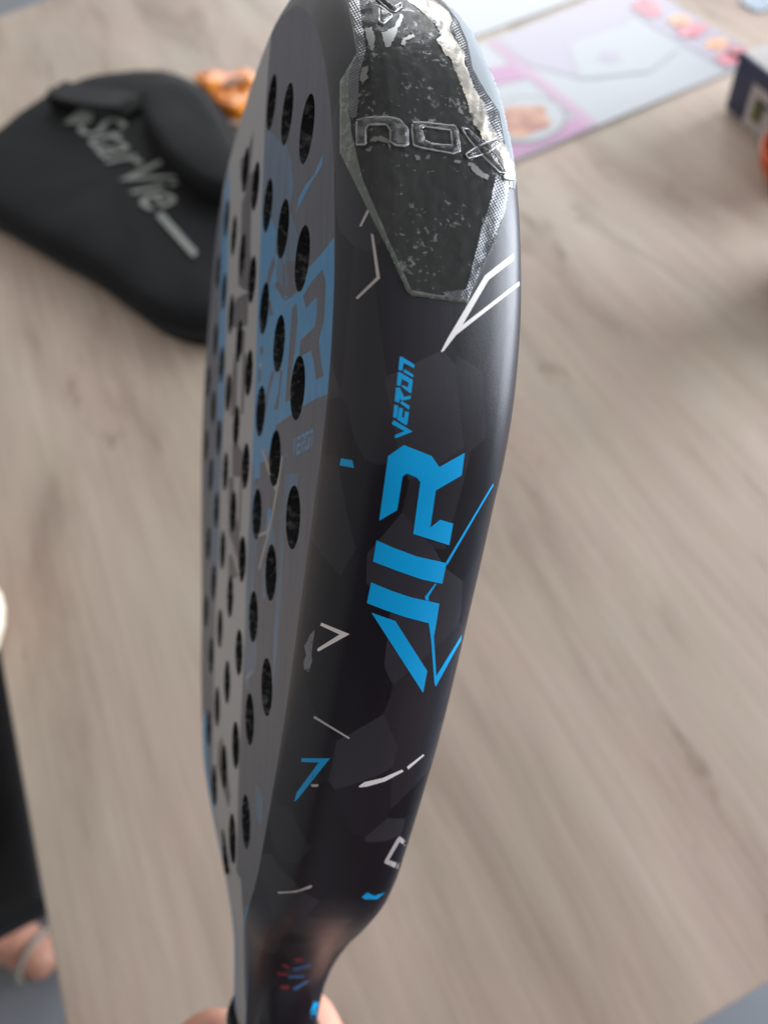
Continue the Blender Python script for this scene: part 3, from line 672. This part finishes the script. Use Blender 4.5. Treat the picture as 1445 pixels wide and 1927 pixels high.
# ------------------------------------------------------------------ printed sheets on the table
m_paper = mat('white_print', (0.30, 0.315, 0.345), 0.35, 0.5)
m_lilac = mat('lilac_print', (0.28, 0.245, 0.325), 0.35, 0.5)
m_pink = mat('pink_print', (0.31, 0.08, 0.25), 0.35, 0.5)
m_palep = mat('pale_pink_print', (0.33, 0.165, 0.28), 0.35, 0.5)
m_flower = mat('red_flower_print', (0.55, 0.08, 0.11), 0.4, 0.5); vary(m_flower, (0.60, 0.22, 0.27), (0.48, 0.05, 0.08), 60, lo=0.4, hi=0.6)
m_oflower = mat('orange_flower_print', (0.65, 0.25, 0.12), 0.4, 0.5); vary(m_oflower, (0.7, 0.38, 0.2), (0.6, 0.2, 0.1), 60, lo=0.4, hi=0.6)
m_plate = mat('grey_plate_print', (0.12, 0.125, 0.125), 0.35, 0.5)
m_food = mat('food_print', (0.55, 0.16, 0.06), 0.4, 0.5); vary(m_food, (0.48, 0.22, 0.10), (0.28, 0.04, 0.015), 45, lo=0.38, hi=0.6)
def flat(name, pts, z, m, parent, th=0.0):
    n = len(pts); V = [(x, y, z) for x, y in pts]; Fc = [tuple(range(n))]
    if th:
        V += [(x, y, z - th) for x, y in pts]; Fc += [tuple(range(n, 2 * n))[::-1]] + [(k, k + n, (k + 1) % n + n, (k + 1) % n) for k in range(n)]
    return mesh(name, V, Fc, m, parent)
def disc(cx, cy, rx, ry=None, n=28, wob=0.0, ph=0):
    ry = ry or rx
    return [(cx + rx * math.cos(2 * math.pi * k / n) * (1 + wob * math.sin(5 * 2 * math.pi * k / n + ph)), cy + ry * math.sin(2 * math.pi * k / n) * (1 + wob * math.sin(5 * 2 * math.pi * k / n + ph))) for k in range(n)]
sheet = tag(empty('place_mat', (0.55, 0.76, 0)), 'white and lilac printed mat with red flowers and a plate of food in one corner', 'place mat')
sheet.location = (0, 0, 0)
flat('mat_sheet', [(0.383, 0.645), (0.715, 0.650), (0.712, 0.885), (0.383, 0.878)], 0.0030, m_paper, sheet, 0.0022)
Z = 0.0034
flat('lilac_panel', [(0.498, 0.80), (0.53, 0.74), (0.66, 0.82), (0.668, 0.652), (0.713, 0.652), (0.710, 0.883), (0.498, 0.876)], Z, m_lilac, sheet)
flat('white_panel', [(0.53, 0.735), (0.60, 0.70), (0.655, 0.72), (0.652, 0.80), (0.56, 0.81)], Z + 0.0003, m_paper, sheet)
flat('pink_line', [(0.484, 0.648), (0.497, 0.648), (0.497, 0.876), (0.484, 0.876)], Z, m_palep, sheet)
flat('pink_band', [(0.385, 0.648), (0.484, 0.648), (0.484, 0.672), (0.430, 0.682), (0.385, 0.71)], Z, m_pink, sheet)
flat('pink_band', [(0.385, 0.80), (0.43, 0.79), (0.484, 0.775), (0.484, 0.815), (0.385, 0.845)], Z, m_pink, sheet)
c_ = at(988, 224, Z)
flat('plate_print', disc(c_.x, c_.y, 0.047), Z + 0.0004, m_plate, sheet)
flat('plate_centre_print', disc(c_.x, c_.y, 0.043), Z + 0.0007, m_paper, sheet)
flat('food_print', disc(c_.x - 0.004, c_.y - 0.001, 0.031, 0.030, wob=0.12), Z + 0.0010, m_food, sheet)
for x, y, r_, m_ in ((1214, 10, .016, m_flower), (1228, 22, .012, m_flower), (1277, 38, .013, m_oflower), (1298, 58, .015, m_flower), (1315, 52, .011, m_flower), (1350, 82, .014, m_oflower), (1372, 110, .014, m_flower), (1390, 98, .012, m_flower)):
    c_ = at(x, y, Z); flat('flower_print', disc(c_.x, c_.y, r_, wob=0.15, ph=x), Z + 0.0004 + 0.0002 * (x % 3), m_, sheet)
c_ = at(1147, 105, Z); flat('small_print', disc(c_.x, c_.y, 0.012, 0.014, wob=0.2), Z + 0.0006, m_lilac, sheet)
s2 = flat('paper_sheet', [(0.36, 0.905), (0.64, 0.900), (0.67, 1.16), (0.38, 1.20)], 0.0016, m_paper, None, 0.0012)
tag(s2, 'plain white sheet of paper behind the flowered mat', 'paper sheet')
s3 = flat('pale_card', [tuple(at(x, y))[:2] for x, y in ((1392, 5), (1425, 24), (1480, 10), (1440, -40))], 0.002, mat('pale_blue_card', (0.28, 0.35, 0.43), 0.3, 0.5), None, 0.0015)
tag(s3, 'pale blue card near the far right edge of the table', 'card')

# ------------------------------------------------------------------ small carton at the right edge
m_cart = mat('cream_carton', (0.50, 0.47, 0.46), 0.45, 0.5); vary(m_cart, (0.42, 0.38, 0.38), (0.56, 0.53, 0.52), 14)
m_navy = mat('navy_print', (0.018, 0.025, 0.075), 0.4, 0.5)
m_green = mat('olive_print', (0.13, 0.13, 0.05), 0.5, 0.4)
A = at(1365, 207); Bp = at(1445, 277); dr = (Bp - A).normalized(); nr = Vector((-dr.y, dr.x, 0)); nr = nr if nr.x > 0 else -nr
Hc = 0.0
for k in range(200):
    Hc = k * 0.001; q = M.transposed() @ (Vector((A.x, A.y, Hc)) - CAM)
    if 963.5 + F * q.y / q.z < 98: break
cart = tag(empty('carton', (A.x, A.y, 0)), 'small pale carton with a navy blue border standing beside the flowered mat', 'carton')
ang = math.atan2(dr.y, dr.x)
def cbox(name, lo, hi, m, bev=0.0):     # x along the front edge, y into the box
    bm = bmesh.new(); bmesh.ops.create_cube(bm, size=1)
    for v in bm.verts:
        q = [(lo[i] + hi[i]) / 2 + v.co[i] * (hi[i] - lo[i]) for i in range(3)]; v.co = dr * q[0] + nr * q[1] + Vector((0, 0, q[2]))
    bmesh.ops.recalc_face_normals(bm, faces=bm.faces)
    if bev: bmesh.ops.bevel(bm, geom=bm.edges[:], offset=bev, segments=2, affect='EDGES')
    return frombm(name, bm, m, cart)
cbox('carton_body', (0, 0, 0.001), (0.15, 0.07, Hc), m_cart, 0.001)
cbox('navy_border', (-0.0006, -0.0006, 0.004), (0.030, 0.002, Hc + 0.0005), m_navy)
cbox('navy_border', (0.030, -0.0006, Hc - 0.016), (0.151, 0.002, Hc + 0.0005), m_navy)
cbox('printed_picture', (0.040, -0.0007, 0.012), (0.056, 0.001, 0.035), m_green)
cbox('printed_line', (0.045, -0.0007, Hc - 0.030), (0.065, 0.001, Hc - 0.027), m_navy); cbox('printed_line', (0.045, -0.0007, Hc - 0.037), (0.058, 0.001, Hc - 0.034), m_navy)

# ------------------------------------------------------------------ red jar at the right edge
m_redj = mat('red_lacquer', (0.55, 0.09, 0.02), 0.35, 0.5); m_brown = mat('shade_jug_glaze', (0.10, 0.055, 0.045), 0.4, 0.5)
def lathe(name, prof_, c_, m, parent=None, seg=40):
    V = []; Fc = []; n = len(prof_)
    for r_, z in prof_:
        for k in range(seg): V.append((c_[0] + r_ * math.cos(2 * math.pi * k / seg), c_[1] + r_ * math.sin(2 * math.pi * k / seg), c_[2] + z))
    for q in range(n - 1):
        for k in range(seg): Fc.append((q * seg + k, q * seg + (k + 1) % seg, (q + 1) * seg + (k + 1) % seg, (q + 1) * seg + k))
    Fc.append(tuple(range(seg))[::-1]); Fc.append(tuple((n - 1) * seg + k for k in range(seg)))
    return mesh(name, V, Fc, m, parent, smooth=True)
jc = at(1486, 345); jar = tag(empty('orange_bowl', (jc.x, jc.y, 0)), 'small orange red bowl at the right edge of the table below the carton', 'bowl')
lathe('bowl_body', [(0.018, 0.001), (0.022, 0.004), (0.034, 0.022), (0.038, 0.040), (0.036, 0.040), (0.030, 0.022), (0.015, 0.008)], (0, 0, 0), m_redj, jar)
jc = at(1590, 560); jug = tag(empty('shade_jug', (jc.x, jc.y, 0)), 'tall brown jug added out of view past the right edge to shade the table', 'jug')  # unseen jug, added for the soft shadow it casts on the table
lathe('shade_jug_body', [(0.045, 0.001), (0.055, 0.01), (0.062, 0.07), (0.052, 0.14), (0.035, 0.19), (0.038, 0.23), (0.034, 0.232)], (0, 0, 0), m_brown, jug)
tube('shade_jug_handle', [(0.06, 0, 0.07), (0.09, 0, 0.09), (0.10, 0, 0.13), (0.085, 0, 0.17), (0.04, 0, 0.19)], 0.008, m_brown, jug)

# ------------------------------------------------------------------ orange snack packet behind the bag
m_or = mat('orange_foil', (0.85, 0.28, 0.015), 0.35, 0.5); vary(m_or, (0.80, 0.27, 0.012), (0.62, 0.13, 0.006), 22, bump=0.8, bscale=50, bdist=0.006)
m_orw = mat('cream_foil', (0.62, 0.45, 0.36), 0.4, 0.5); m_br = mat('brown_print', (0.16, 0.05, 0.01), 0.5, 0.4)
pk = tag(empty('snack_packet', (0, 0, 0)), 'crumpled bright orange snack packet lying behind the black racket bag', 'packet')
pl = [tuple(at(x, y))[:2] for x, y in ((372, 166), (400, 156), (440, 158), (478, 156), (500, 180), (492, 215), (470, 236), (440, 236), (415, 216), (392, 196))]
pillow('packet_body', pl, 0.001, 0.020, m_or, pk, 80, crum=0.009, cs=30)
flat('packet_seal', [tuple(at(x, y))[:2] for x, y in ((430, 232), (478, 228), (480, 248), (440, 246))], 0.009, m_orw, pk, 0.002)
c_ = at(437, 152, 0.024); flat('brown_print', disc(c_.x, c_.y, 0.014, 0.010, wob=0.2), 0.0238, m_br, pk)

# ------------------------------------------------------------------ chair at the left
m_blk = mat('black_leatherette', (0.004, 0.004, 0.005), 0.55, 0.3)
chair = tag(empty('dining_chair', (-0.62, 0.47, -0.75)), 'black padded dining chair pulled up at the left side of the table', 'chair')
def chb(name, lo, hi, bev=0.01, m=m_blk):
    o = box(name, lo, hi, m, None, bev); o.parent = chair; o.matrix_parent_inverse = Matrix.Translation((0.62, -0.47, 0.75)); return o
chb('seat', (-0.83, 0.245, -0.37), (-0.375, 0.70, -0.30), 0.02); chb('backrest', (-0.88, 0.255, -0.28), (-0.82, 0.69, 0.16), 0.02)
for x in (-0.81, -0.42):
    for y in (0.29, 0.66): chb('leg', (x - 0.015, y - 0.015, -0.75), (x + 0.015, y + 0.015, -0.37), 0.003, m_metal)
for y in (0.29, 0.66): chb('back_support', (-0.855, y - 0.015, -0.36), (-0.83, y + 0.015, -0.25), 0.003, m_metal)

# ------------------------------------------------------------------ people
m_skin = mat('skin', (0.55, 0.30, 0.21), 0.5, 0.4); pr(m_skin).inputs['Subsurface Weight'].default_value = 0.15; pr(m_skin).inputs['Subsurface Radius'].default_value = (0.01, 0.004, 0.002)
vary(m_skin, (0.42, 0.20, 0.14), (0.52, 0.27, 0.19), 30, bump=0.3, bscale=700, bdist=0.0004)
m_maroon = mat('dark_maroon_jumper', (0.055, 0.012, 0.014), 0.85, 0.2); m_cloth = mat('black_cloth', (0.005, 0.005, 0.006), 0.85, 0.2)
m_creamc = mat('cream_cloth', (0.75, 0.68, 0.55), 0.8, 0.2); m_hair = mat('dark_hair', (0.012, 0.008, 0.006), 0.6, 0.3); m_strap = mat('pale_sandal_strap', (0.26, 0.23, 0.19), 0.5, 0.4)
def skinned(name, nodes, links, m, parent=None, sub=2, root=0):
    """one continuous surface grown over a skeleton of (x, y, z, radius) joints"""
    me = bpy.data.meshes.new(name); me.from_pydata([n[:3] for n in nodes], links, [])
    o = bpy.data.objects.new(name, me); C.objects.link(o)
    md = o.modifiers.new('skin', 'SKIN'); md.use_smooth_shade = True
    for i, v in enumerate(me.skin_vertices[0].data):
        rr = nodes[i][3]; v.radius = (rr, nodes[i][4] if len(nodes[i]) > 4 else rr); v.use_root = (i == root)
    sm = o.modifiers.new('sub', 'SUBSURF'); sm.levels = sub; sm.render_levels = sub
    me.materials.append(m)
    bpy.context.view_layer.update()
    ev = o.evaluated_get(bpy.context.evaluated_depsgraph_get()); me2 = bpy.data.meshes.new_from_object(ev)
    me2.materials.clear(); me2.materials.append(m); bpy.data.objects.remove(o)
    me2.polygons.foreach_set('use_smooth', [True] * len(me2.polygons))
    ob = bpy.data.objects.new(name, me2); C.objects.link(ob); ob.parent = parent; return ob
def rk(x, y, z): return tuple(rw @ Vector((x, y, z)))
def body(hip, chest, neck, head, arms, legs):
    """arms / legs: chains of joints with radii"""
    N = [(*hip, .125, .10), (*[(hip[i] + chest[i]) / 2 for i in range(3)], .115, .09), (*chest, .13, .10), (*neck, .05), (*head, .085, .095), (head[0], head[1], head[2] + .10, .07)]
    L = [(0, 1), (1, 2), (2, 3), (3, 4), (4, 5)]
    for ch in arms:
        p = 2
        for j in ch: N.append(j); L.append((p, len(N) - 1)); p = len(N) - 1
    for ch in legs:
        p = 0
        for j in ch: N.append(j); L.append((p, len(N) - 1)); p = len(N) - 1
    return N, L
# the photographer, standing at the near end of the table and holding the racket by its handle
ph = tag(empty('person', (0.0, -0.45, -0.75)), 'person in a dark maroon jumper holding the racket handle with a bare hand', 'person')
ph.location = (0, 0, 0)
wr = Vector(rk(135, -365, 5)); el = Vector((-0.30, -0.34, 0.12))
N, L = body((0.02, -0.50, 0.14), (0.02, -0.44, 0.52), (0.02, -0.40, 0.70), (0.02, -0.33, 0.82),
    [[(-0.15, -0.44, 0.60, .055), (*el, .042), (*(wr * 0.8 + el * 0.2), .03), (*wr, .026)], [(0.19, -0.44, 0.60, .055), (0.27, -0.36, 0.36, .042), (0.13, -0.12, 0.43, .026), (0.10, -0.06, 0.46, .03)]],
    [[(-0.07, -0.50, 0.02, .085), (-0.08, -0.50, -0.32, .058), (-0.08, -0.51, -0.68, .04), (-0.08, -0.40, -0.72, .032)], [(0.11, -0.50, 0.02, .085), (0.12, -0.50, -0.32, .058), (0.12, -0.51, -0.68, .04), (0.12, -0.40, -0.72, .032)]])
W = 9
assert (Vector(N[W][:3]) - wr).length < 1e-6
def chain(p, pts):
    for q in pts:
        N.append((*rk(*q[:3]), q[3] / 1000)); L.append((p, len(N) - 1)); p = len(N) - 1
    return p
pc = chain(W, [(128, -325, 14, 21)]); kn = chain(pc, [(118, -292, 22, 17)])
thumb = [(112, -268, 8, 12), (106, -252, 3, 9.5), (100, -259, -9, 10), (90, -270, -18, 10), (78, -278, -19, 9)]
fing = [[(112, -268, 28, 10), (103, -250.5, 35.5, 9.4), (86, -266, 42, 8.4), (64, -266, 41, 8.2), (54, -268, 31, 7.4)],
        [(114, -288, 38, 10), (98, -281, 49, 9.2), (76, -279, 51, 8.6), (56, -278, 41, 8), (49, -279, 27, 7.2)],
        [(116, -306, 38, 9.8), (99, -303, 49, 9), (78, -302, 50, 8.4), (57, -301, 40, 7.8), (50, -301, 27, 7)],
        [(118, -322, 34, 9), (101, -324, 45, 8), (82, -324, 46, 7.4), (62, -323, 38, 7), (55, -323, 28, 6.3)]]
chain(kn, thumb)
for f_ in fing: chain(kn if f_ in fing[:2] else pc, f_)
skinned('body', N, L, m_skin, ph)
def grow(idx, m, name, parent, g=0.012, nodes=None):
    nn = nodes; keep = [n for n in nn]; return None
def cloth(name, chains, m, parent):
    nodes = []; links = []
    for ch in chains:
        p = 0 if nodes else None
        for j in ch:
            nodes.append(j)
            if p is not None: links.append((p, len(nodes) - 1))
            p = len(nodes) - 1
    return skinned(name, nodes, links, m, parent)
sl = wr * 0.72 + el * 0.28
cloth('jumper', [[(0.02, -0.44, 0.53, .15, .12), (0.02, -0.47, 0.33, .14, .115), (0.02, -0.50, 0.12, .15, .12)], [(0.02, -0.42, 0.655, .075)], [(-0.155, -0.44, 0.60, .07), (*el, .055), (*sl, .04)], [(0.195, -0.44, 0.60, .07), (0.27, -0.36, 0.36, .055), (0.15, -0.15, 0.42, .037)]], m_maroon, ph)
cloth('trousers', [[(0.02, -0.50, 0.08, .15, .125)], [(-0.07, -0.50, -0.02, .10), (-0.08, -0.50, -0.32, .075), (-0.08, -0.51, -0.66, .06)], [(0.11, -0.50, -0.02, .10), (0.12, -0.50, -0.32, .075), (0.12, -0.51, -0.66, .06)]], m_cloth, ph)
cloth('hair', [[(0.02, -0.365, 0.88, .09), (0.02, -0.40, 0.80, .07), (0.02, -0.34, 0.925, .07)]], m_hair, ph)

# a second person, seated on the black chair: only the lap, a cuff and one foot show
sp = tag(empty('person', (0, 0, 0)), 'person in black trousers seated on the black chair with one sandalled foot on the floor', 'person')
N, L = body((-0.66, 0.47, -0.22), (-0.71, 0.47, 0.12), (-0.71, 0.47, 0.30), (-0.70, 0.47, 0.42),
    [[(-0.70, 0.30, 0.20, .05), (-0.50, 0.22, 0.00, .036), (-0.31, 0.345, 0.035, .022), (-0.27, 0.40, 0.035, .022)], [(-0.70, 0.64, 0.20, .05), (-0.52, 0.70, -0.02, .036), (-0.33, 0.62, 0.035, .024), (-0.27, 0.60, 0.035, .022)]],
    [[(-0.60, 0.38, -0.235, .08), (-0.45, 0.36, -0.235, .062), (-0.58, 0.37, -0.50, .045), (-0.665, 0.385, -0.695, .034), (-0.625, 0.335, -0.722, .036), (-0.585, 0.28, -0.735, .026)],
     [(-0.60, 0.56, -0.235, .08), (-0.43, 0.57, -0.235, .062), (-0.55, 0.57, -0.50, .045), (-0.60, 0.56, -0.70, .034), (-0.54, 0.56, -0.722, .036), (-0.48, 0.56, -0.735, .026)]])
skinned('body', N, L, m_skin, sp)
cloth('black_trousers', [[(-0.66, 0.47, -0.20, .145, .12)], [(-0.58, 0.37, -0.225, .10), (-0.44, 0.355, -0.225, .078), (-0.575, 0.37, -0.50, .065), (-0.65, 0.385, -0.64, .055)], [(-0.58, 0.57, -0.225, .10), (-0.42, 0.575, -0.225, .078), (-0.545, 0.57, -0.50, .065), (-0.59, 0.56, -0.64, .055)]], m_cloth, sp)
cs = at(-52, 1195, 0.03); ce = at(-60, 1080, 0.03)
cloth('cream_shirt', [[(-0.71, 0.47, 0.12, .15, .12), (-0.67, 0.47, -0.10, .15, .125)], [(-0.71, 0.47, 0.25, .07)], [(-0.70, 0.30, 0.20, .062), (-0.50, 0.22, 0.00, .05), (cs.x, cs.y, 0.03, .030), (ce.x, ce.y, 0.03, .028)], [(-0.70, 0.64, 0.20, .062), (-0.52, 0.70, -0.02, .05), (-0.35, 0.64, 0.03, .036)]], m_creamc, sp)
cloth('hair', [[(-0.735, 0.47, 0.49, .09), (-0.765, 0.47, 0.40, .075), (-0.70, 0.47, 0.52, .07)]], m_hair, sp)
for dx, dy in ((0.0, 0.0), (0.028, -0.036)):
    ax = Vector((-0.632 + dx, 0.345 + dy, -0.737)); d_ = Vector((0.77, 0.64, 0)) ; up = Vector((0, 0, 1))
    tube('sandal_strap', [ax + d_ * (0.040 * math.cos(t)) + up * (0.043 * math.sin(t)) for t in [math.pi * k / 12 for k in range(13)]], 0.005, m_strap, sp, seg=8)
